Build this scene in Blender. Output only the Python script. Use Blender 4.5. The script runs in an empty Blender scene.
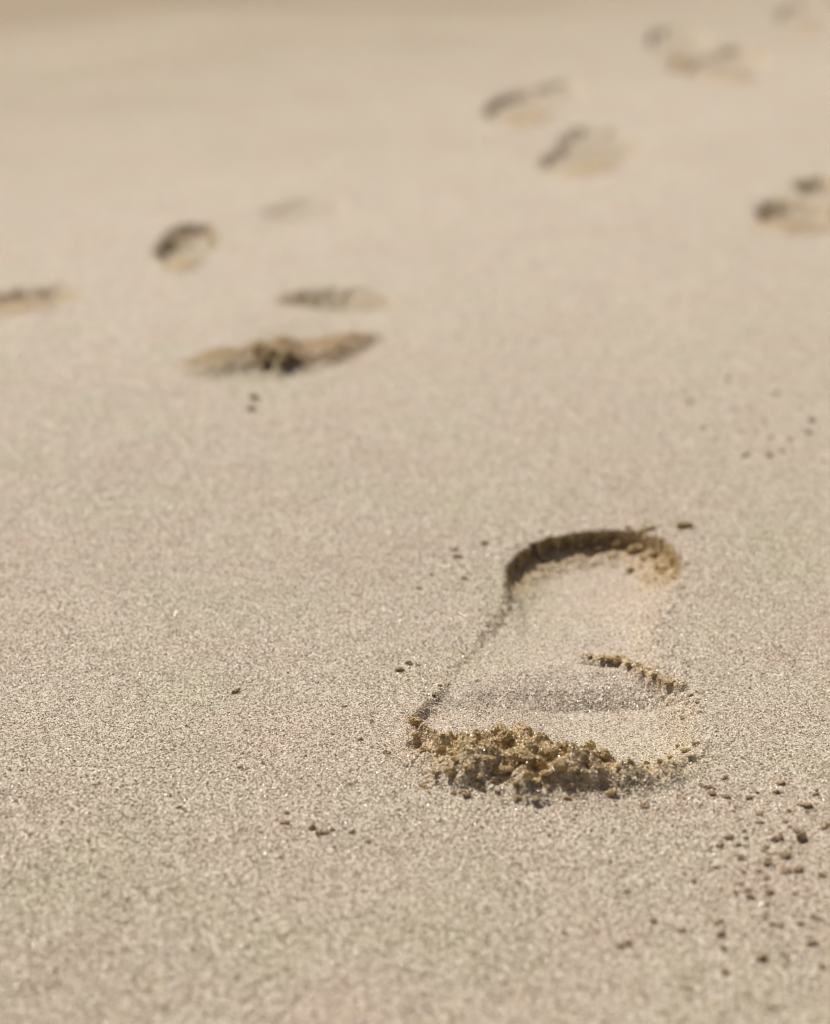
import bpy, math, random
import numpy as np
from mathutils import Vector

random.seed(7)
rng = np.random.default_rng(11)
SC = bpy.context.scene
COL = SC.collection
R = math.radians

# ------------------------------------------------------------------ camera model
F_PX, CX, CY = 2343.0, 415.0, 512.0
PITCH = R(18.77)
CAM_H = 0.325
CT, ST = math.cos(PITCH), math.sin(PITCH)


def gnd(px, py):
    """ground point (z = 0) seen at a photograph position"""
    dx, dy = (px - CX) / F_PX, (CY - py) / F_PX
    vx, vy, vz = dx, CT + dy * ST, -ST + dy * CT
    t = -CAM_H / vz
    return np.array((vx * t, vy * t))


def px_scale(px, py):
    """metres on the ground across one photograph pixel"""
    return (gnd(px + .5, py) - gnd(px - .5, py))[0]


# ------------------------------------------------------------------ noise
def _hash(ix, iy, seed):
    h = (ix.astype(np.int64) * 374761393 + iy.astype(np.int64) * 668265263 + seed * 974711) & 0xffffffff
    h = ((h ^ (h >> 13)) * 1274126177) & 0xffffffff
    h = ((h ^ (h >> 16)) * 2246822519) & 0xffffffff
    return ((h ^ (h >> 15)) & 0xffffff) / float(0xffffff)


def perlin(x, y, seed=0):
    ix, iy = np.floor(x), np.floor(y)
    fx, fy = x - ix, y - iy
    ux, uy = fx * fx * fx * (fx * (fx * 6 - 15) + 10), fy * fy * fy * (fy * (fy * 6 - 15) + 10)

    def g(ox, oy):
        a = _hash(ix + ox, iy + oy, seed) * 2 * math.pi
        return np.cos(a) * (fx - ox) + np.sin(a) * (fy - oy)
    a = g(0, 0) * (1 - ux) + g(1, 0) * ux
    b = g(0, 1) * (1 - ux) + g(1, 1) * ux
    return (a * (1 - uy) + b * uy) * 1.5


def fbm(x, y, seed=0, n=4, gain=.5):
    s, a, t = 0, 1., 0
    for k in range(n):
        s = s + a * perlin(x, y, seed + 31 * k)
        t += a
        a *= gain
        x, y = x * 2.03 + 7.1, y * 2.03 - 3.7
    return s / t


def lumps(x, y, seed=0):
    """rounded crumbs packed side by side: 0 in the crevices, 1 on top"""
    ix, iy = np.floor(x), np.floor(y)
    best = np.full(x.shape, 9.)
    for ox in (-1, 0, 1):
        for oy in (-1, 0, 1):
            cx = ix + ox + _hash(ix + ox, iy + oy, seed)
            cy = iy + oy + _hash(ix + ox, iy + oy, seed + 5)
            best = np.minimum(best, (x - cx) ** 2 + (y - cy) ** 2)
    return np.sqrt(np.clip(1 - best / .75, 0, 1))


def sstep(a, b, x):
    t = np.clip((x - a) / (b - a), 0, 1)
    return t * t * (3 - 2 * t)


# ------------------------------------------------------------------ grid of the sand surface
def axis(stops, lo, hi):
    """coordinates whose spacing follows (position, spacing) stops, growing outside"""
    ps, ss = zip(*stops)
    out = [ps[0]]
    while out[-1] < ps[-1]:
        out.append(out[-1] + float(np.interp(out[-1], ps, ss)))
    s = ss[-1]
    while out[-1] < hi:
        s *= 1.22
        out.append(out[-1] + s)
    s, left = ss[0], []
    p = ps[0]
    while p > lo:
        s *= 1.22
        p -= s
        left.append(p)
    return np.array(left[::-1] + out)


GX = axis([(-.62, .004), (-.25, .0022), (-.1, .0016), (-.02, .0006), (.125, .0006), (.2, .0016), (.62, .004)], -300, 300)
y_near, y_far = gnd(415, 815)[1], gnd(415, 515)[1]
GY = axis([(.42, .002), (y_near - .04, .0012), (y_near, .0006), (y_far, .0006), (y_far + .08, .0012), (1.5, .0018), (2.2, .003), (3.2, .005)], -300, 300)
NX, NY = len(GX), len(GY)
X, Y = np.meshgrid(GX, GY)            # (NY, NX)
Z = np.zeros_like(X)
DY = np.zeros_like(X)                 # sideways shift: walls that overhang
MOIST_SHADE = np.zeros_like(X)              # moist sand laid open by the feet, with shade painted into far prints
PACK = np.zeros_like(X)               # trodden floor, grains pressed in
DAMP = np.zeros_like(X)               # freshly dug, still damp sand
LAB = np.zeros(X.shape, np.int16)     # 0 sand, else 10 * print + part


def window(x0, x1, y0, y1):
    i0, i1 = np.searchsorted(GX, (x0, x1))
    j0, j1 = np.searchsorted(GY, (y0, y1))
    return slice(j0, j1), slice(i0, i1)


def smooth_closed(pts, n=8):
    pts = np.asarray(pts, float)
    N, out = len(pts), []
    for i in range(N):
        p0, p1, p2, p3 = pts[i - 1], pts[i], pts[(i + 1) % N], pts[(i + 2) % N]
        for k in range(n):
            t = k / n
            out.append(.5 * (2 * p1 + (p2 - p0) * t + (2 * p0 - 5 * p1 + 4 * p2 - p3) * t * t + (3 * p1 - p0 - 3 * p2 + p3) * t ** 3))
    return np.array(out)


def signed_dist(poly, x, y):
    """metres inside (+) or outside (-) a closed polygon"""
    d = np.full(x.shape, 1e9)
    inside = np.zeros(x.shape, bool)
    for a, b in zip(poly, np.roll(poly, -1, 0)):
        e = b - a
        t = np.clip(((x - a[0]) * e[0] + (y - a[1]) * e[1]) / (e @ e + 1e-15), 0, 1)
        d = np.minimum(d, (x - a[0] - t * e[0]) ** 2 + (y - a[1] - t * e[1]) ** 2)
        c = ((a[1] > y) != (b[1] > y)) & (x < e[0] * (y - a[1]) / (e[1] + 1e-15) + a[0])
        inside ^= c
    d = np.sqrt(d)
    return np.where(inside, d, -d)


def line_dist(pts, x, y):
    """distance to an open line of ground points and the 0..1 way along it"""
    best, along = np.full(x.shape, 1e9), np.zeros(x.shape)
    n = len(pts) - 1
    for k in range(n):
        a, b = pts[k], pts[k + 1]
        e = b - a
        t = np.clip(((x - a[0]) * e[0] + (y - a[1]) * e[1]) / (e @ e), 0, 1)
        d = np.hypot(x - a[0] - t * e[0], y - a[1] - t * e[1])
        along = np.where(d < best, (k + t) / n, along)
        best = np.minimum(best, d)
    return best, along


# ------------------------------------------------------------------ broad relief of the beach
fade = np.exp(-np.maximum(0, np.abs(Y) + np.abs(X) - 6) / 30)
Z += .012 * fbm(X * 1.3 + 3, Y * 1.3, 3, 2) * sstep(1.2, 2.6, Y) * fade
Z += .0022 * fbm(X * 7, Y * 7, 9, 2) * fade
Z += .00055 * fbm(X * 45, Y * 45, 17, 3) * fade
fx, fy = window(-.35, .35, .5, 1.25)
Z[fx, fy] += .00022 * fbm(X[fx, fy] * 240, Y[fx, fy] * 240, 23, 3)

# ------------------------------------------------------------------ the near footprint
rim_px = [(499, 600), (503, 576), (512, 556), (532, 543), (560, 536), (592, 532), (628, 532), (656, 538), (674, 550), (682, 568),
          (680, 590), (668, 612), (660, 632), (668, 655), (682, 678), (697, 700), (702, 725), (700, 748), (682, 764), (640, 776),
          (590, 784), (535, 790), (480, 782), (430, 768), (406, 748), (404, 726), (416, 708), (432, 690), (446, 668), (468, 644),
          (488, 620)]
rim = smooth_closed([gnd(*p) for p in rim_px])
s = window(rim[:, 0].min() - .03, rim[:, 0].max() + .03, rim[:, 1].min() - .03, rim[:, 1].max() + .03)
x, y = X[s], Y[s]
d = signed_dist(rim, x, y)
rough = fbm(x * 210, y * 210, 41, 4)
d2 = d + .0022 * rough * sstep(-.01, .0, d) + .0012 * fbm(x * 70, y * 70, 43, 2)
# rows of the print, measured along the ground at its middle
rows = [(p, gnd(560, p)[1]) for p in (530, 556, 580, 606, 638, 666, 676, 686, 706, 740, 762, 800)]
prof = dict(zip((r[0] for r in rows), (.0118, .0118, .0104, .0058, .0030, .0008, .0036, .0092, .0100, .0088, .0050, .0)))
ry = np.array([r[1] for r in rows][::-1])
rd = np.array([prof[r[0]] for r in rows][::-1])
xm = x - gnd(560, 660)[0]
yw = y + .002 * fbm(x * 40, y * 40, 53, 2) + .0075 * ((x - gnd(605, 690)[0]) * 24) ** 2 * sstep(gnd(560, 640)[1], gnd(560, 680)[1], y)
depth = np.interp(yw, ry, rd)
# right side of the arch is shallow and fades into the beach
side = sstep(gnd(690, 620)[0], gnd(600, 620)[0], x)
arch = sstep(gnd(560, 700)[1], gnd(560, 660)[1], y) * (1 - sstep(gnd(560, 590)[1], gnd(560, 560)[1], y))
depth = depth * (1 - arch * .75 * (1 - side))
left = np.maximum(sstep(gnd(580, 690)[0], gnd(440, 690)[0], x), sstep(gnd(535, 600)[0], gnd(508, 600)[0], x) * sstep(gnd(560, 650)[1], gnd(560, 615)[1], y)) * sstep(gnd(560, 556)[1], gnd(560, 600)[1], y)
depth = depth * (1 - .58 * left)
heel = sstep(gnd(590, 598)[1], gnd(590, 560)[1], y)
wall_w = .0048 + .011 * (1 - heel) * sstep(gnd(560, 640)[0], gnd(660, 640)[0], x) + .010 * heel * sstep(gnd(630, 560)[0], gnd(676, 560)[0], x)
wallf = sstep(-.0003, 1, d2 / wall_w) ** .8
talus = sstep(.0, 1, d2 / (wall_w * 3.4))
wallf = wallf * (1 - heel) + heel * (.76 * sstep(-.0002, .0019, d2) + .24 * talus)
Zp = -depth * wallf
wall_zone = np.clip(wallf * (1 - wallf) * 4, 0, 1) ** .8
Zp += heel * wall_zone * (.0046 * (lumps(x * 190, y * 230, 61) - .5) + .0020 * (lumps(x * 520, y * 520, 63) - .5) + .0016 * rough)
Zp += (1 - heel) * wall_zone * .0008 * (lumps(x * 420, y * 420, 62) - .4)
# broken ridge of sand across the inner arch
rp = [gnd(*p) for p in ((588, 655), (602, 657), (620, 658), (640, 668), (660, 678), (680, 686))]
ld, la = line_dist(rp, x, y)
ld = ld + .0010 * fbm(x * 260, y * 260, 71, 3) + .0012 * fbm(x * 70, y * 70, 72, 2)
ridge = np.clip(1 - ld / (.0046 - .0018 * la), 0, 1)
Zp += ridge ** .7 * (.0028 - .0008 * la) * (.55 + .75 * lumps(x * 330, y * 330, 73))
# crumbled bank pushed up in front of the toes
bank_px = [(406, 714), (400, 742), (416, 764), (450, 782), (500, 790), (545, 796), (600, 790), (655, 782), (694, 764), (706, 744),
           (694, 742), (664, 750), (625, 752), (602, 742), (580, 752), (556, 738), (530, 722), (500, 727), (470, 736), (440, 730)]
bank = smooth_closed([gnd(p[0], p[1] + 9) for p in bank_px])
bd = signed_dist(bank, x, y) + .0035 * fbm(x * 95, y * 95, 81, 3)
bm = sstep(-.004, .014, bd)
bh = .0042 * (1 - .6 * sstep(gnd(560, 770)[0], gnd(660, 770)[0], x)) * (.75 + .6 * fbm(x * 55, y * 55, 83, 2))
Lb = .0056 * lumps(x * 82 + .9 * rough, y * 100 + .9 * rough, 85) * (.5 + sstep(.35, .65, fbm(x * 90, y * 90, 88, 2) * .5 + .5)) + .0034 * lumps(x * 235 + rough, y * 250 - rough, 86) + .0016 * lumps(x * 520, y * 520, 87)
Zp = Zp * (1 - .8 * bm) + bm * (bh + Lb * (1 - .25 * sstep(gnd(560, 770)[0], gnd(650, 770)[0], x)) - .003)
# scattered grit thrown about the print
grit = sstep(.035, -.002, np.abs(d + .002)) * sstep(.52, .8, fbm(x * 160, y * 160, 91, 2) * .5 + .5)
Zp += grit * .0010 * lumps(x * 520, y * 520, 93)
PACK[s] = sstep(.001, .008, d) * (1 - bm) * (1 - heel * wall_zone)
over = heel * sstep(gnd(655, 560)[0], gnd(600, 560)[0], x)
DY[s] = over * .0036 * sstep(-.0005, -.003, Zp) * (1 - sstep(-.0045, -.009, Zp)) * (1 + .6 * rough)
Z[s] += Zp
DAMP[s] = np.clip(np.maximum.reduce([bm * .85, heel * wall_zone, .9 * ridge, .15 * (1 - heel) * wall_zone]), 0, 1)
lab = np.where((d > -.006) | (bd > -.006), 11, 0)
lab = np.where((lab > 0) & (heel > .02) & (d < wall_w + .001), 12, lab)
lab = np.where((lab > 0) & (bd > -.006), 13, lab)
lab = np.where((lab == 11) & (ld < .0065), 14, lab)
LAB[s] = lab

# ------------------------------------------------------------------ the footprints farther up the beach
# each: hollows (centre px, half size px, turn, depth mm, wall mm) and banks (centre px, half size px, turn, height mm)
far_prints = [
    dict(hollow=[(340, 298, 70, 14, 1, 10), (304, 335, 84, 20, -14, 1.5), (318, 333, 60, 17, -12, 1)],
         bank=[(222, 365, 48, 14, -6, 5), (274, 362, 56, 17, -6, 8), (328, 352, 58, 15, -18, 5)]),
    dict(hollow=[(30, 296, 64, 13, -6, 12), (-40, 306, 60, 16, -4, 10)], bank=[(10, 311, 60, 8, -6, 2)]),
    dict(hollow=[(187, 243, 36, 22, -22, 14), (304, 209, 52, 13, -5, 5)], bank=[(180, 266, 28, 9, -14, 2)]),
    dict(hollow=[(518, 102, 36, 15, -14, 10), (556, 90, 32, 13, -14, 7)], bank=[(528, 118, 34, 8, -14, 2)]),
    dict(hollow=[(600, 141, 46, 20, 4, 9), (575, 156, 40, 14, -10, 8), (614, 150, 26, 12, 0, 4)], bank=[(585, 170, 44, 9, -8, 2)]),
    dict(hollow=[(727, 60, 44, 16, -4, 12), (693, 63, 26, 12, -4, 6)], bank=[(728, 77, 36, 7, 0, 2)]),
    dict(hollow=[(680, 41, 34, 15, 4, 9)], bank=[(680, 57, 24, 6, 0, 1)]),
    dict(hollow=[(806, 14, 30, 14, 0, 8), (840, 12, 20, 12, 0, 6)], bank=[(806, 30, 22, 6, 0, 1)]),
    dict(hollow=[(797, 212, 48, 16, 2, 13), (826, 186, 36, 12, 0, 12), (830, 203, 30, 12, 0, 3), (850, 212, 30, 14, 2, 10)],
         bank=[(790, 228, 46, 8, 2, 3)]),
]
for k, fp in enumerate(far_prints):
    base = 10 * (k + 2)
    allc = fp['hollow'] + fp['bank']
    c0 = np.array([gnd(c[0], c[1]) for c in allc])
    m = .16
    s = window(c0[:, 0].min() - m, c0[:, 0].max() + m, c0[:, 1].min() - m, c0[:, 1].max() + m)
    x, y = X[s], Y[s]
    wob = fbm(x * 60, y * 60, 200 + k, 3)
    zz, dm, wt = np.zeros_like(x), np.zeros_like(x), np.zeros_like(x)
    lb = np.zeros(x.shape, np.int16)

    def field(c):
        px, py, ax, ay, rot, _ = c
        g0 = gnd(px, py)
        ea = gnd(px + 1, py) - g0                   # one pixel right, one pixel down on the ground
        eb = gnd(px, py + 1) - g0
        M = np.linalg.inv(np.array((ea, eb)).T)
        u = M[0, 0] * (x - g0[0]) + M[0, 1] * (y - g0[1])
        v = M[1, 0] * (x - g0[0]) + M[1, 1] * (y - g0[1])
        a = R(rot)
        p, q = u * math.cos(a) + v * math.sin(a), -u * math.sin(a) + v * math.cos(a)
        rr = np.sqrt((p / ax) ** 2 + (q / ay) ** 2)
        return rr + .22 * wob, ay * np.linalg.norm(eb)
    for j, c in enumerate(fp['hollow']):
        r, half = field(c)
        w = min(.95, .022 / half * 1.2)
        f = sstep(1.0, 1 - w, r)
        zz = np.minimum(zz, -c[5] * .001 * f * (1.0 if k == 0 else .8))
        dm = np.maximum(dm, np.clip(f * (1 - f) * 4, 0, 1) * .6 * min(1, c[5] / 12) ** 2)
        wt = np.maximum(wt, sstep(1.15, .35, r) * min(.55, c[5] / 16))  # moist tone, darkened further so the hollow looks filled with shade
        lb = np.where((r < 1.25) & (lb == 0), base + (1 if j != 1 else 2), lb)
    for c in fp['bank']:
        r, half = field(c)
        f = sstep(1.05, .3, r)
        zz = np.maximum(zz * (1 - f), 0) * (f > 0) + zz * (f <= 0) if False else zz * (1 - f) + f * (c[5] * .001 * (.6 + .8 * lumps(x * 75, y * 85, 230 + k)))
        dm = np.maximum(dm, f * .8)
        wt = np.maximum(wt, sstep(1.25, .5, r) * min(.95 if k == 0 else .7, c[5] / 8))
        lb = np.where((r < 1.2), base + 3, lb)
    zz += .0012 * (zz < -.001) * fbm(x * 150, y * 150, 260 + k, 2)
    Z[s] += zz
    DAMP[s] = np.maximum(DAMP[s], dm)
    MOIST_SHADE[s] = np.maximum(MOIST_SHADE[s], wt)
    LAB[s] = np.where(lb > 0, lb, LAB[s])

# wetter sand on the far side, upper left, plus streaks painted as undulation shading
wa, wb = gnd(0, 30), gnd(420, -22)
wn = np.array((-(wb - wa)[1], (wb - wa)[0])); wn /= np.linalg.norm(wn)
WET_SHADE = (X - wa[0]) * wn[0] + (Y - wa[1]) * wn[1]
WET_SHADE = WET_SHADE + .08 * fbm(X * 2, Y * 2, 300, 3)
WET_SHADE = .16 * sstep(1.5, 2.3, Y) * sstep(-.1, .5, fbm(X * 1.2 + 5, Y * 2.6 - X * .8, 310, 2)) + .07 * sstep(0, .5, fbm(X * 3, Y * 5, 320, 2)) + .55 * sstep(-1.1, -.1, WET_SHADE) + .60 * sstep(-.16, .22, WET_SHADE)
WET_SHADE[(np.abs(X) > 60) | (Y > 60)] = 1
WET_SHADE = np.clip(np.maximum(WET_SHADE, MOIST_SHADE), 0, 1)


# ------------------------------------------------------------------ materials
def ramp(nt, fac, stops):
    n = nt.nodes.new('ShaderNodeValToRGB')
    el = n.color_ramp.elements
    while len(el) < len(stops):
        el.new(.5)
    for e, (p, c) in zip(el, stops):
        e.position = p
        e.color = (*c, 1)
    nt.links.new(fac, n.inputs[0])
    return n.outputs[0]


def math_node(nt, op, a, b=None, c=None, clamp=False):
    n = nt.nodes.new('ShaderNodeMath')
    n.operation = op
    n.use_clamp = clamp
    for i, v in enumerate((a, b, c)):
        if v is None:
            continue
        if isinstance(v, (int, float)):
            n.inputs[i].default_value = v
        else:
            nt.links.new(v, n.inputs[i])
    return n.outputs[0]


def mix_col(nt, fac, a, b, mode='MIX'):
    n = nt.nodes.new('ShaderNodeMix')
    n.data_type = 'RGBA'
    n.blend_type = mode
    for sock, v in ((n.inputs[0], fac), (n.inputs[6], a), (n.inputs[7], b)):
        if isinstance(v, (int, float)):
            sock.default_value = v
        elif isinstance(v, tuple):
            sock.default_value = (*v, 1)
        else:
            nt.links.new(v, sock)
    return n.outputs[2]


def vec(nt, op, a, b=None, scale=None):
    n = nt.nodes.new('ShaderNodeVectorMath')
    n.operation = op
    for i, v in ((0, a), (1, b)):
        if v is None:
            continue
        if isinstance(v, tuple):
            n.inputs[i].default_value = v
        else:
            nt.links.new(v, n.inputs[i])
    if scale is not None:
        if isinstance(scale, (int, float)):
            n.inputs['Scale'].default_value = scale
        else:
            nt.links.new(scale, n.inputs['Scale'])
    return n.outputs[0]


GRAIN_STOPS = [(0, (.14, .09, .042)), (.035, (.30, .22, .13)), (.13, (.49, .40, .28)), (.5, (.575, .482, .345)), (.8, (.66, .575, .45)),
               (.9, (.84, .78, .67)), (1, (.93, .89, .81))]
# the packed sand between them, as it reads in bulk
BULK_STOPS = [(0, (.13, .088, .048)), (.07, (.24, .178, .108)), (.2, (.39, .312, .225)), (.5, (.495, .412, .318)), (.78, (.58, .502, .408)), (1, (.71, .64, .545))]


def sand_material(name, ground=True, damp_value=0.):
    m = bpy.data.materials.new(name)
    m.use_nodes = True
    nt = m.node_tree
    L = nt.links
    bsdf = nt.nodes['Principled BSDF']
    geo = nt.nodes.new('ShaderNodeNewGeometry')
    if ground:
        pos = geo.outputs['Position']
    else:
        pos = nt.nodes.new('ShaderNodeTexCoord').outputs['Object']
        oi = nt.nodes.new('ShaderNodeObjectInfo')
        pos = geo.outputs['Position']

    def voro(scale, feature='F1'):
        n = nt.nodes.new('ShaderNodeTexVoronoi')
        n.feature = feature
        n.inputs['Scale'].default_value = scale
        L.new(pos, n.inputs['Vector'])
        return n

    def noise(scale, detail=2, rough=.5):
        n = nt.nodes.new('ShaderNodeTexNoise')
        n.inputs['Scale'].default_value = scale
        n.inputs['Detail'].default_value = detail
        n.inputs['Roughness'].default_value = rough
        L.new(pos, n.inputs['Vector'])
        return n
    # two sizes of grain
    g1, g2 = voro(1500), voro(2600)
    sep1 = nt.nodes.new('ShaderNodeSeparateColor'); L.new(g1.outputs['Color'], sep1.inputs[0])
    sep2 = nt.nodes.new('ShaderNodeSeparateColor'); L.new(g2.outputs['Color'], sep2.inputs[0])
    stops = BULK_STOPS
    c1 = ramp(nt, sep1.outputs[0], stops)
    c2 = ramp(nt, sep2.outputs[0], stops)
    col = mix_col(nt, math_node(nt, 'GREATER_THAN', sep1.outputs[2], .45), c1, c2)
    # grains that are bodies of their own carry a random number each
    gr = nt.nodes.new('ShaderNodeAttribute')
    gr.attribute_name = 'grain'
    rv = gr.outputs['Fac']
    is_grain = math_node(nt, 'GREATER_THAN', rv, .0001)
    cg = ramp(nt, rv, [(p, c) for p, c in GRAIN_STOPS])
    col = mix_col(nt, is_grain, col, cg)
    # mineral tint that drifts over the beach
    tint = ramp(nt, noise(16, 2).outputs[0], [(.33, (1.0, .965, .965)), (.5, (1, 1, 1)), (.67, (.975, 1.0, .96))])
    col = mix_col(nt, 1., col, tint, 'MULTIPLY')
    # damp, freshly turned sand
    if ground:
        at = nt.nodes.new('ShaderNodeAttribute'); at.attribute_name = 'damp'
        damp = at.outputs['Fac']
        aw = nt.nodes.new('ShaderNodeAttribute'); aw.attribute_name = 'wet_shade'
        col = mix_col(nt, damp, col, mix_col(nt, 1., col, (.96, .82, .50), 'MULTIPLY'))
        col = mix_col(nt, aw.outputs['Fac'], col, mix_col(nt, 1., col, (.57, .50, .355), 'MULTIPLY'))  # wetter sand, and the shade painted into far prints and streaks
    else:
        col = mix_col(nt, 1., col, damp_value, 'MULTIPLY')
    L.new(col, bsdf.inputs['Base Color'])
    # grain facets: every grain leans its own way, a few are clear quartz that flashes
    glint = math_node(nt, 'GREATER_THAN', sep2.outputs[1], .86)
    gclear = math_node(nt, 'LESS_THAN', math_node(nt, 'FRACT', math_node(nt, 'MULTIPLY', rv, 37.)), .42)
    flash = math_node(nt, 'ADD', math_node(nt, 'MULTIPLY', is_grain, gclear), math_node(nt, 'MULTIPLY', math_node(nt, 'SUBTRACT', 1., is_grain), math_node(nt, 'MULTIPLY', glint, .75)))
    rgh = math_node(nt, 'MULTIPLY_ADD', flash, -.37, .55)
    L.new(rgh, bsdf.inputs['Roughness'])
    L.new(math_node(nt, 'MULTIPLY_ADD', flash, .6, .4), bsdf.inputs['Specular IOR Level'])
    hsum = math_node(nt, 'ADD', math_node(nt, 'MULTIPLY', g1.outputs['Distance'], -.5),
                     math_node(nt, 'MULTIPLY', noise(600, 3, .6).outputs[0], 1.0))
    bump = nt.nodes.new('ShaderNodeBump')
    bump.inputs['Strength'].default_value = .6
    bump.inputs['Distance'].default_value = .0009
    L.new(hsum, bump.inputs['Height'])
    lean = vec(nt, 'SCALE', vec(nt, 'SUBTRACT', g1.outputs['Color'], (.5, .5, .5)), scale=math_node(nt, 'MULTIPLY', math_node(nt, 'SUBTRACT', 1., is_grain), .8))
    nrm = vec(nt, 'NORMALIZE', vec(nt, 'ADD', bump.outputs[0], lean))
    L.new(nrm, bsdf.inputs['Normal'])
    return m


SAND = sand_material('beach_sand')
CLOD = sand_material('damp_clod_sand', False, (1.0, .88, .58))
CRUMB = sand_material('brown_crumb_sand', False, (.72, .60, .46))


# ------------------------------------------------------------------ cut the surface into sand and footprints
def face_labels():
    a = np.stack([LAB[:-1, :-1], LAB[:-1, 1:], LAB[1:, 1:], LAB[1:, :-1]])
    return a.max(0)


FL = face_labels()
IDX = np.arange(NX * NY).reshape(NY, NX)
QUADS = np.stack([IDX[:-1, :-1], IDX[:-1, 1:], IDX[1:, 1:], IDX[1:, :-1]], -1)
CO = np.stack([X, Y + DY, Z], -1).reshape(-1, 3)
# normals of the whole surface, so that the pieces meet without a seam
gzx = np.gradient(Z, GX, axis=1)
gzy = np.gradient(Z, GY, axis=0)
NRM = np.stack([-gzx, -gzy, np.ones_like(Z)], -1).reshape(-1, 3)
NRM /= np.linalg.norm(NRM, axis=1, keepdims=True)


# loose grains: small eight-sided bodies lying on the sand, part of whatever patch they lie on
OCT_V = np.array([(1, 0, 0), (-1, 0, 0), (0, 1, 0), (0, -1, 0), (0, 0, 1), (0, 0, -1)], float)
OCT_F = np.array([(0, 2, 4), (2, 1, 4), (1, 3, 4), (3, 0, 4), (2, 0, 5), (1, 2, 5), (3, 1, 5), (0, 3, 5)])


def rotations(n):
    q = rng.normal(size=(n, 4))
    q /= np.linalg.norm(q, axis=1, keepdims=True)
    w, a, b, c = q.T
    return np.stack([np.stack([1 - 2 * (b * b + c * c), 2 * (a * b - c * w), 2 * (a * c + b * w)], -1),
                     np.stack([2 * (a * b + c * w), 1 - 2 * (a * a + c * c), 2 * (b * c - a * w)], -1),
                     np.stack([2 * (a * c - b * w), 2 * (b * c + a * w), 1 - 2 * (a * a + b * b)], -1)], 1)


def grain_bodies(pos, rad):
    n = len(pos)
    shp = rng.uniform(.75, 1.25, (n, 1, 3)) * rng.uniform(.85, 1.15, (n, 6, 1))
    v = OCT_V[None] * shp * rad[:, None, None]
    v = np.einsum('nij,nkj->nki', rotations(n), v) + pos[:, None, :]
    f = OCT_F[None] + 6 * np.arange(n)[:, None, None]
    return v.reshape(-1, 3), f.reshape(-1, 3)


def sow():
    out = []
    y0, y1 = .47, 2.5
    n = 4600000
    yy = rng.uniform(y0, y1, n)
    xx = rng.uniform(-.55, .55, n)
    hw = .205 * np.hypot(yy, CAM_H) + .03
    dens = np.interp(yy, (.5, .88, 1.08, 1.32, 1.7, 2.3), (1., 1., .55, .22, .06, .0))
    keep = (np.abs(xx) < hw) & (rng.uniform(size=n) < dens)
    xx, yy = xx[keep], yy[keep]
    ii = np.clip(np.searchsorted(GX, xx) - 1, 0, NX - 2)
    jj = np.clip(np.searchsorted(GY, yy) - 1, 0, NY - 2)
    # more of them on steep walls, whose surface is larger than its plan
    gxx, gyy = gzx[jj, ii], gzy[jj, ii]
    k = np.minimum(12, np.sqrt(1 + gxx ** 2 + gyy ** 2) ** 1.2) * rng.uniform(.6, 1.4, len(ii))
    rep_ = np.maximum(1, np.round(k)).astype(int)
    xx, yy = np.repeat(xx, rep_), np.repeat(yy, rep_)
    extra = np.repeat(rep_ > 1, rep_)
    xx = xx + extra * rng.normal(0, .0006, len(xx))
    yy = yy + extra * rng.normal(0, .0008, len(yy))
    ii = np.clip(np.searchsorted(GX, xx) - 1, 0, NX - 2)
    jj = np.clip(np.searchsorted(GY, yy) - 1, 0, NY - 2)
    fx_ = (xx - GX[ii]) / (GX[ii + 1] - GX[ii])
    fy_ = (yy - GY[jj]) / (GY[jj + 1] - GY[jj])
    zz = (Z[jj, ii] * (1 - fx_) + Z[jj, ii + 1] * fx_) * (1 - fy_) + (Z[jj + 1, ii] * (1 - fx_) + Z[jj + 1, ii + 1] * fx_) * fy_
    rad = rng.uniform(.00021, .00038, len(xx)) * np.interp(yy, (.5, .66, .74, 1.3, 2.5), (1.35, 1.25, 1, 1.05, 1.1))
    big = rng.uniform(size=len(xx)) < np.interp(yy, (.6, .8), (.06, .015))
    rad = np.where(big, rad * rng.uniform(1.3, 1.9, len(xx)), rad)
    zz = zz + rad * (rng.uniform(-.5, .40, len(xx)) - .25 * PACK[jj, ii])
    yy = yy + DY[jj, ii]
    return np.stack([xx, yy, zz], -1), rad, FL[jj, ii], DAMP[jj, ii], WET_SHADE[jj, ii]


G_POS, G_RAD, G_LAB, G_DAMP, G_WET_SHADE = sow()
G_RND = rng.uniform(.001, 1, len(G_POS))
print('grains', len(G_POS))


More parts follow.
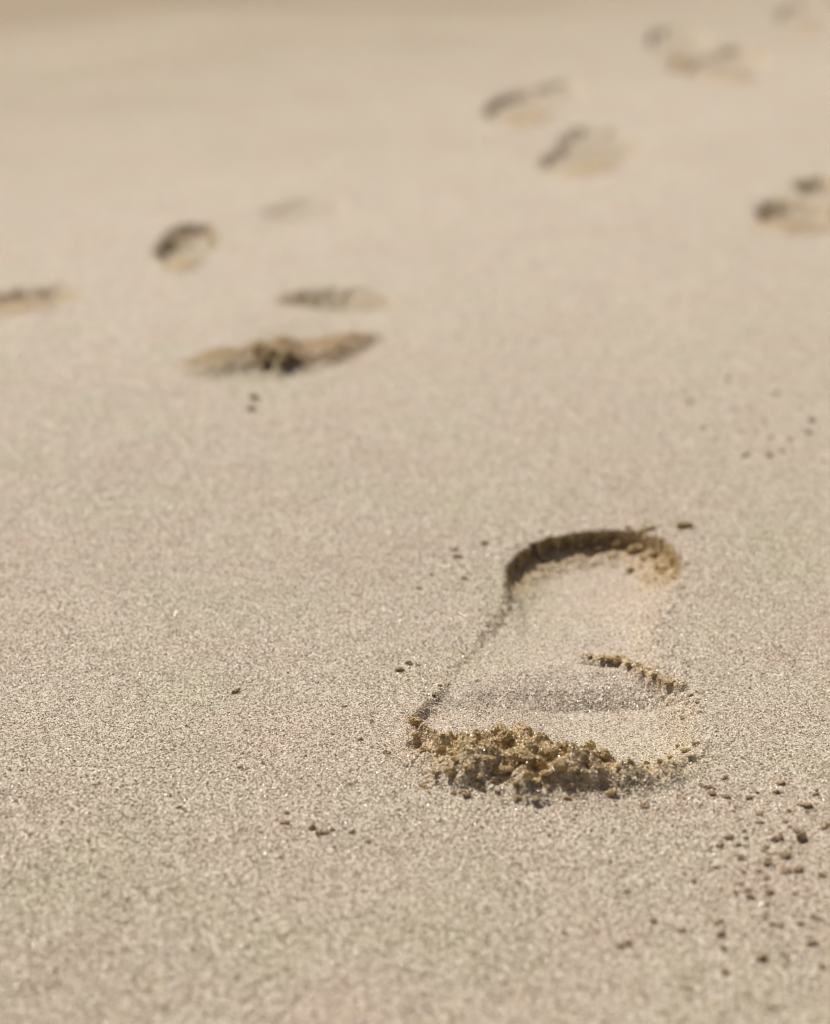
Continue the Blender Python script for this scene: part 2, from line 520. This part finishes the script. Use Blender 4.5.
def patch(name, mask, origin=(0, 0, 0), parent=None):
    q = QUADS[mask]
    used, inv = np.unique(q, return_inverse=True)
    inv = inv.reshape(-1, 4)
    o3 = np.array(origin)
    gs = np.isin(G_LAB, np.unique(FL[mask]))
    gv, gf = grain_bodies(G_POS[gs], G_RAD[gs])
    co = np.concatenate([CO[used], gv]) - o3
    loops = np.concatenate([inv.ravel(), (gf + len(used)).ravel()])
    nq, ng = len(inv), len(gf)
    start = np.concatenate([np.arange(nq) * 4, nq * 4 + np.arange(ng) * 3])
    me = bpy.data.meshes.new(name)
    me.vertices.add(len(co))
    me.vertices.foreach_set('co', co.astype(np.float32).ravel())
    me.loops.add(len(loops))
    me.loops.foreach_set('vertex_index', loops.astype(np.int32))
    me.polygons.add(len(start))
    me.polygons.foreach_set('loop_start', start.astype(np.int32))
    me.update(calc_edges=True)
    me.polygons.foreach_set('use_smooth', np.concatenate([np.ones(nq, bool), np.zeros(ng, bool)]))
    for an, arr, ga in (('damp', DAMP, G_DAMP[gs]), ('wet_shade', WET_SHADE, G_WET_SHADE[gs]), ('grain', None, G_RND[gs])):
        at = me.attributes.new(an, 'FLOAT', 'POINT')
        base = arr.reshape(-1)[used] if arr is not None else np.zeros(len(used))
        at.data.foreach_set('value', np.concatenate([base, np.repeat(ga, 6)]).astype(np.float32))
    me.materials.append(SAND)
    ob = bpy.data.objects.new(name, me)
    COL.objects.link(ob)
    if parent:
        ob.parent = parent
    else:
        ob.location = origin
    return ob


sand = patch('sand', FL == 0)
sand['kind'] = 'structure'


def thing(name, label, cat, loc, group=None):
    o = bpy.data.objects.new(name, None)
    o.empty_display_size = .03
    COL.objects.link(o)
    o.location = loc
    o['label'] = label
    o['category'] = cat
    if group:
        o['group'] = group
    return o


FG = 'footprints crossing the beach'
c = gnd(560, 660)
org = (c[0], c[1], 0)
root = thing('footprint', 'large sharp bare footprint in the foreground with shaded heel wall and crumbled toe edge', 'footprint', org, FG)
for code, nm in ((11, 'sole'), (12, 'heel_wall'), (13, 'toe_bank'), (14, 'arch_ridge')):
    patch(nm, FL == code, org, root)
far_labels = [
    'blurred footprint with a dark crumbly toe bank, next one behind the sharp foreground footprint',
    'dark narrow footprint cut off by the left edge of the picture',
    'blurred round dark hollow with a faint streak at its right, left of the picture centre',
    'slanting long narrow footprint in the far sand, upper middle',
    'blurred footprint with a curved dark rim, right below the slanting narrow far print',
    'darker wider one of two touching far footprints at upper right',
    'paler upper left one of two touching far footprints at upper right',
    'faint grey footprint farthest away in the top right corner',
    'double dark footprint cut off by the right edge of the picture',
]
for k, (fp, lbl) in enumerate(zip(far_prints, far_labels)):
    h0 = fp['hollow'][0]
    c = gnd(h0[0], h0[1])
    org = (c[0], c[1], 0)
    root = thing('footprint', lbl, 'footprint', org, FG)
    for j, nm in ((1, 'heel_hollow'), (2, 'sole'), (3, 'toe_bank')):
        msk = FL == 10 * (k + 2) + j
        if msk.any():
            patch(nm, msk, org, root)

# ------------------------------------------------------------------ clods and crumbs of sand
from mathutils import noise as mnoise
import bmesh


def clod_mesh(name, seed, sub, mat, knob, n_grain):
    bm = bmesh.new()
    bmesh.ops.create_icosphere(bm, subdivisions=sub, radius=1)
    off = Vector((seed * 13.7, seed * 5.1, seed * 9.3))
    rnd = random.Random(seed)
    sx, sy, sz = rnd.uniform(.85, 1.3), rnd.uniform(.75, 1.1), rnd.uniform(.65, .95)
    # a clod is several crumbs stuck together
    balls = []
    for _ in range(rnd.randint(5, 9)):
        c = Vector((rnd.gauss(0, 1), rnd.gauss(0, 1), rnd.gauss(0, .7))).normalized() * rnd.uniform(.25, .72)
        balls.append((c, rnd.uniform(.30, .62)))
    balls.append((Vector((0, 0, 0)), .62))
    for v in bm.verts:
        n = v.co.normalized()
        r = 0
        for c, rb in balls:
            t = n.dot(c)
            q = t * t - c.length_squared + rb * rb
            if q > 0:
                r = max(r, t + math.sqrt(q))
        r *= 1 + .22 * mnoise.noise(n * 1.3 + off) + knob * .16 * mnoise.noise(n * 3.5 + off)
        r += .10 * mnoise.noise(n * 7 + off) + .07 * mnoise.noise(n * 15 + off)
        p = n * r
        p = Vector((p.x * sx, p.y * sy, p.z * sz))
        if p.z < -.35:
            p.z = -.35 + (p.z + .35) * .25
        v.co = p
    me = bpy.data.meshes.new(name)
    bm.normal_update()
    pv = np.array([v.co for v in bm.verts])
    pf = np.array([[v.index for v in f.verts] for f in bm.faces])
    bm.free()
    pick = rng.choice(len(pv), n_grain)
    rad = rng.uniform(.085, .15, n_grain) * (1.25 if n_grain < 200 else 1)
    gv, gf = grain_bodies(pv[pick] * (1 + rng.uniform(-.03, .05, (n_grain, 1))), rad)
    co = np.concatenate([pv, gv])
    tri = np.concatenate([pf, gf + len(pv)])
    me.vertices.add(len(co))
    me.vertices.foreach_set('co', co.astype(np.float32).ravel())
    me.loops.add(tri.size)
    me.loops.foreach_set('vertex_index', tri.astype(np.int32).ravel())
    me.polygons.add(len(tri))
    me.polygons.foreach_set('loop_start', np.arange(0, tri.size, 3, dtype=np.int32))
    me.update(calc_edges=True)
    me.polygons.foreach_set('use_smooth', np.concatenate([np.ones(len(pf), bool), np.zeros(len(gf), bool)]))
    at = me.attributes.new('grain', 'FLOAT', 'POINT')
    at.data.foreach_set('value', np.concatenate([np.zeros(len(pv)), np.repeat(rng.uniform(.001, .9, n_grain), 6)]).astype(np.float32))
    me.materials.append(mat)
    return me


CLODS = [clod_mesh('sand_clod', 3 + i, 5, CLOD, 1., 420) for i in range(9)]
CRUMBS = [clod_mesh('sand_crumb', 40 + i, 4, CRUMB, .8, 130) for i in range(7)]


def z_at(px_x, px_y):
    i = int(np.clip(np.searchsorted(GX, px_x), 1, NX - 1))
    j = int(np.clip(np.searchsorted(GY, px_y), 1, NY - 1))
    return float(Z[j, i])


def crumb(px, py, r_px, label, group=None, clod=False, flat=1., lift=.0, wide=1.):
    """r_px: half width in the photograph; stands on the sand where its foot is seen"""
    g = gnd(px, py)
    r = r_px * px_scale(px, py) * (.86 if clod else random.uniform(1.0, 1.2) if r_px < 5 else .95)
    k = .80                                     # walk down the line of sight to the sand
    while k < 1.12 and z_at(g[0] * k, g[1] * k) < CAM_H * (1 - k):
        k += .0004
    g = g * k
    zz = z_at(*g)
    me = random.choice(CLODS if clod else CRUMBS)
    nm = 'sand_clod' if clod else 'sand_crumb'
    o = bpy.data.objects.new(nm, me)
    COL.objects.link(o)
    o.location = (g[0], g[1], zz + r * ((.22 if clod else .32) + lift))
    o.scale = (r * wide * random.uniform(.85, 1.2), r * random.uniform(.75, 1.1), r * flat * random.uniform(.8, 1.15))
    o.rotation_euler = (random.uniform(-.3, .3), random.uniform(-.3, .3), random.uniform(-.5, .5) + random.choice((0, math.pi)))
    o['label'] = label
    o['category'] = 'sand clod' if clod else 'sand crumb'
    if group:
        o['group'] = group
    return o


# clods on the toe bank
TG = 'clods heaped on the toe bank'
TL = 'damp yellowish clod heaped on the crumbled toe edge of the sharp footprint'
for px, py, r in ((506, 738, 9), (517, 746, 12), (541, 752, 9), (523, 761, 13), (539, 765, 12), (528, 777, 8), (546, 775, 7),
                  (534, 784, 10), (479, 779, 6), (494, 781, 5), (504, 772, 8), (490, 760, 6), (468, 768, 7), (483, 745, 7), (442, 748, 5),
                  (424, 751, 6), (436, 774, 5), (457, 761, 6), (558, 768, 7), (563, 757, 5), (415, 738, 4), (516, 784, 5), (548, 787, 4), (575, 771, 6)):
    crumb(px, py, r, TL, TG, True, random.uniform(.8, 1.05), random.uniform(-.3, .1))
rs = random.Random(9)
for _ in range(30):
    t = rs.random()
    crumb(420 + 165 * t, 783 + 12 * math.sin(t * 2.6) + rs.gauss(0, 7), rs.uniform(1.8, 3.6),
          'fine crumb fallen in front of the crumbled toe edge of the sharp footprint', 'fine crumbs before the toe bank', True, .8)
RG = 'small clods on the right of the toe bank'
RL = 'small clod at the lower right end of the toe edge beside smooth sand'
for px, py, r in ((670, 757, 4), (685, 751, 5), (695, 744, 5), (678, 747, 4), (690, 757, 3), (660, 762, 4), (646, 764, 4), (630, 762, 4), (618, 768, 4)):
    crumb(px, py, r, RL, RG, True, .8)
crumb(591, 750, 8, 'tall clod with a dark cleft on its left, right of the heaped toe clods', None, True, 1.1, .25)
crumb(604, 758, 7, 'rounded clod just right of the tall cleft clod on the toe edge', None, True, .9, .2)
crumb(600, 770, 7, 'low clod in front of the tall cleft clod', None, True, .8, .1)
crumb(413, 723, 9, 'lone dark clod at the left tip of the toe edge', None, True, .9, .05)
crumb(450, 775, 8, 'dark shaded clod at the lower left front of the toe edge', None, True, .9, .1)
crumb(611, 795, 8, 'large isolated clod on smooth sand just in front of the toe edge', None, True, .8, .1, 1.1)
crumb(644, 807, 6, 'rusty brown crumb lying apart to the lower right of the isolated clod', None, False, .7)
crumb(568, 787, 5, 'crumb at the foot of the toe bank left of the isolated clod', None, False)
crumb(535, 802, 5, 'flat crumb lying in front of the middle of the toe bank', None, False, .6)
crumb(468, 797, 4, 'tiny crumb in front of the left part of the toe bank', None, False, .8)
# heel
crumb(685, 527, 10, 'wide pale clod on the sand beyond the right end of the heel rim', None, True, .62, 0, 1.25)
crumb(648, 530, 9, 'flat clod lying on the top of the heel rim', None, True, .5, 0, 1.25)
crumb(628, 529, 4, 'tiny crumb on the heel rim left of the flat clod', None, False, .6)
crumb(630, 571, 6, 'small clod fallen onto the heel floor below the shaded wall', None, True, .8, 0, 1.2)
for px, py, r in ((616, 546, 6), (634, 551, 8), (652, 554, 6), (643, 559, 5), (598, 550, 5)):
    crumb(px, py, r, 'clod clinging to the shaded far wall of the heel of the sharp footprint', 'clods on the heel wall', True, .85)
for px, py, r in ((672, 560, 5), (680, 558, 3), (664, 569, 4), (682, 588, 3), (674, 578, 3)):
    crumb(px, py, r, 'small crumb at the sunlit right end of the heel wall', 'crumbs at the right of the heel', True, .75)
# ridge across the arch
for px, py, r in ((592, 657, 5), (601, 659, 6), (611, 659, 6), (619, 661, 6), (629, 666, 5), (640, 671, 4), (651, 676, 4), (661, 681, 3.5), (671, 685, 3.5)):
    px, py, r = px + random.uniform(-3, 3), py + random.uniform(-1.5, 1.5), r * random.uniform(.5, 1.2)
    crumb(px, py, r, 'crumb in the dark broken row across the inner arch of the sharp footprint', 'crumbs in a row across the arch', True, .85)
for px, py, r in ((502, 612, 3.5), (506, 625, 2.5), (487, 626, 2), (463, 654, 2), (440, 686, 3), (433, 695, 2)):
    crumb(px, py, r, 'tiny crumb on the long left rim of the sharp footprint', 'crumbs along the left rim', True, .8)
for px, py, r in ((682, 718, 3), (697, 703, 3), (690, 695, 2.5), (700, 712, 2.5)):
    crumb(px, py, r, 'tiny crumb on the right rim beside the ball of the sharp footprint', 'crumbs along the right rim', True, .8)
for px, py, r in ((409, 664, 3.5), (401, 671, 4), (418, 666, 3)):
    crumb(px, py, r, 'tiny crumb of the trio on smooth sand left of the arch', 'trio left of the arch', False, .8)
for px, py, r in ((484, 544, 5), (453, 550, 4), (458, 558, 4), (465, 579, 3), (419, 589, 3), (432, 575, 2.5), (444, 563, 2.5)):
    crumb(px, py, r, 'small crumb on smooth sand left of the heel', 'crumbs left of the heel', False, .6)
crumb(386, 754, 4, 'lone small crumb on smooth sand left of the toe bank', None, False, .7)
crumb(235, 693, 3.5, 'lone dark speck of sand on the smooth sand at the left', None, False, 1.)
for px, py, r in ((286, 824, 5), (287, 814, 3)):
    crumb(px, py, r, 'dark crumb of the close pair at the left end of the small foreground scatter', 'pair in the left foreground', False, .9)
for px, py, r in ((312, 829, 4.5), (318, 835, 4.5), (326, 834, 3.5), (331, 831, 3)):
    crumb(px, py, r, 'dark crumb of the short curved row in the lower left foreground', 'curved row in the left foreground', False, .8)
for px, py, r in ((351, 833, 3.5), (367, 843, 3), (240, 768, 3), (263, 764, 2.5), (180, 808, 2.5), (281, 858, 3), (257, 921, 3), (360, 740, 2.5), (372, 722, 2.5), (345, 707, 2), (333, 735, 2)):
    crumb(px, py, r, 'single tiny speck spread far apart on the smooth left foreground', 'specks in the left foreground', False, .8)
# scatter on the right
SG, SL = 'crumbs scattered in the right foreground', 'small brown crumb in the loose scatter on the lower right foreground sand'
for px, py, r in ((724, 779, 4), (706, 788, 4), (713, 795, 4.5), (725, 798, 5), (750, 799, 3.5), (776, 793, 4), (781, 784, 4.5), (829, 826, 4),
                  (729, 839, 5), (720, 846, 4), (743, 832, 3.5), (746, 839, 3), (738, 846, 3.5), (746, 847, 3), (741, 859, 4), (778, 840, 6),
                  (737, 883, 3), (736, 893, 3), (747, 892, 4), (751, 898, 4.5), (766, 919, 3), (772, 925, 3.5), (781, 927, 3.5),
                  (799, 925, 4), (819, 921, 4), (719, 923, 4), (681, 932, 5), (655, 923, 4), (783, 956, 4), (822, 968, 4),
                  (812, 945, 5), (726, 974, 4), (725, 950, 3.5), (688, 990, 3.5), (771, 1008, 4), (625, 892, 3.5), (693, 882, 3), (822, 877, 5),
                  (790, 812, 3), (760, 815, 3), (733, 812, 2.5), (815, 795, 3), (700, 806, 2.5), (806, 892, 3), (759, 872, 3), (716, 868, 2.5)):
    crumb(px, py, r, SL, SG, False, .75)
rs = random.Random(5)
for _ in range(38):
    px, py = rs.gauss(758, 48), rs.gauss(862, 66)
    if 655 < px < 829 and 770 < py < 1015:
        crumb(px, py, rs.uniform(1.6, 3.4), SL, SG, False, .7)
crumb(806, 807, 8, 'long flat crumb at the upper right of the foreground scatter', None, False, .5, 0, 1.2)
crumb(802, 840, 7, 'tallest crumb of the foreground scatter, close to the right edge', None, False, 1.2, .2)
crumb(787, 858, 7, 'broad crumb left of and below the tallest crumb of the scatter', None, False, .8)
crumb(769, 865, 6, 'slanting crumb left of the twin crumbs in the scatter', None, False, .6, 0, 1.2)
for px, py in ((786, 873), (797, 872)):
    crumb(px, py, 6, 'one of the touching twin crumbs in the middle of the right scatter', 'twin crumbs', False, .8)
crumb(769, 893, 6, 'dark crumb below the twin crumbs at the end of a short row', None, False, .8)
crumb(720, 936, 5, 'dark round crumb below a smaller one, low in the right foreground', None, False, 1.)
crumb(761, 960, 6, 'darkest crumb near the bottom of the picture at the right', None, False, 1.1, .1)
for px, py in ((621, 947), (629, 944)):
    crumb(px, py, 5, 'one of two joined crumbs low in the middle foreground', 'joined crumbs in the middle foreground', False, .6)
for px, py, r in ((770, 438, 5), (765, 421, 4), (812, 421, 5), (790, 441, 4), (808, 433, 5), (745, 456, 4), (770, 456, 4), (702, 428, 4), (690, 402, 4), (735, 408, 3), (728, 380, 3), (782, 452, 3), (820, 446, 3), (757, 432, 3), (800, 408, 3), (776, 394, 2.5), (715, 440, 3), (741, 432, 3), (823, 462, 3), (792, 470, 3)):
    crumb(px, py, r * random.uniform(.5, .9), 'blurred crumb scattered on the sand behind the heel, near the right edge', 'blurred crumbs at the right', False, .7)
for px, py, r in ((254, 399, 6), (252, 410, 4)):
    crumb(px, py, r, 'blurred crumb just in front of the crumbly print behind', 'blurred crumbs in front of the second print', False, .9)
# clods on the second print's bank
for px, py, r in ((260, 352, 8), (272, 355, 9), (284, 357, 8), (294, 359, 7), (266, 361, 6), (282, 363, 6)):
    crumb(px, py, r, 'blurred dark clod heaped on the toe bank of the second footprint', 'clods on the second print', True, 1., .25)

# ------------------------------------------------------------------ light
SUN_EL, SUN_AZ = R(57), R(36)       # azimuth: left of straight ahead
sd = Vector((-math.sin(SUN_AZ) * math.cos(SUN_EL), math.cos(SUN_AZ) * math.cos(SUN_EL), math.sin(SUN_EL)))
lamp = bpy.data.lights.new('sun', 'SUN')
lamp.energy = 4.5
lamp.angle = R(.5)
lamp.color = (1, .957, .89)
so = bpy.data.objects.new('sun', lamp)
so.rotation_euler = sd.to_track_quat('Z', 'Y').to_euler()
so.location = (-2, 3, 4)
COL.objects.link(so)
world = bpy.data.worlds.new('World')
SC.world = world
world.use_nodes = True
wt = world.node_tree
sky = wt.nodes.new('ShaderNodeTexSky')
sky.sky_type = 'NISHITA'
sky.sun_disc = False
sky.dust_density = 6
sky.ozone_density = .6
sky.sun_elevation = SUN_EL
sky.sun_rotation = -SUN_AZ
wt.links.new(sky.outputs[0], wt.nodes['Background'].inputs[0])
wt.nodes['Background'].inputs[1].default_value = .05

# ------------------------------------------------------------------ camera
cam = bpy.data.cameras.new('camera')
cam.sensor_fit = 'AUTO'
cam.sensor_width = 36
cam.lens = F_PX / 1024 * 36
cam.clip_start = .01
cam.clip_end = 2000
cam.dof.use_dof = True
f = gnd(560, 722)
cam.dof.focus_distance = float(f[1] * CT + CAM_H * ST)
cam.dof.aperture_fstop = 8.0
co = bpy.data.objects.new('camera', cam)
co.location = (0, 0, CAM_H)
co.rotation_euler = (math.pi / 2 - PITCH, 0, 0)
COL.objects.link(co)
SC.camera = co

vs = SC.view_settings
vs.view_transform = 'Standard'
vs.look = 'None'
vs.exposure = .04
vs.gamma = 1
SC.cycles.use_denoising = True
SC.cycles.denoiser = 'OPENIMAGEDENOISE'
SC.cycles.denoising_input_passes = 'RGB_ALBEDO_NORMAL'
SC.cycles.denoising_prefilter = 'ACCURATE'
SC.cycles.filter_width = 1.0
print('verts', NX, NY, NX * NY)
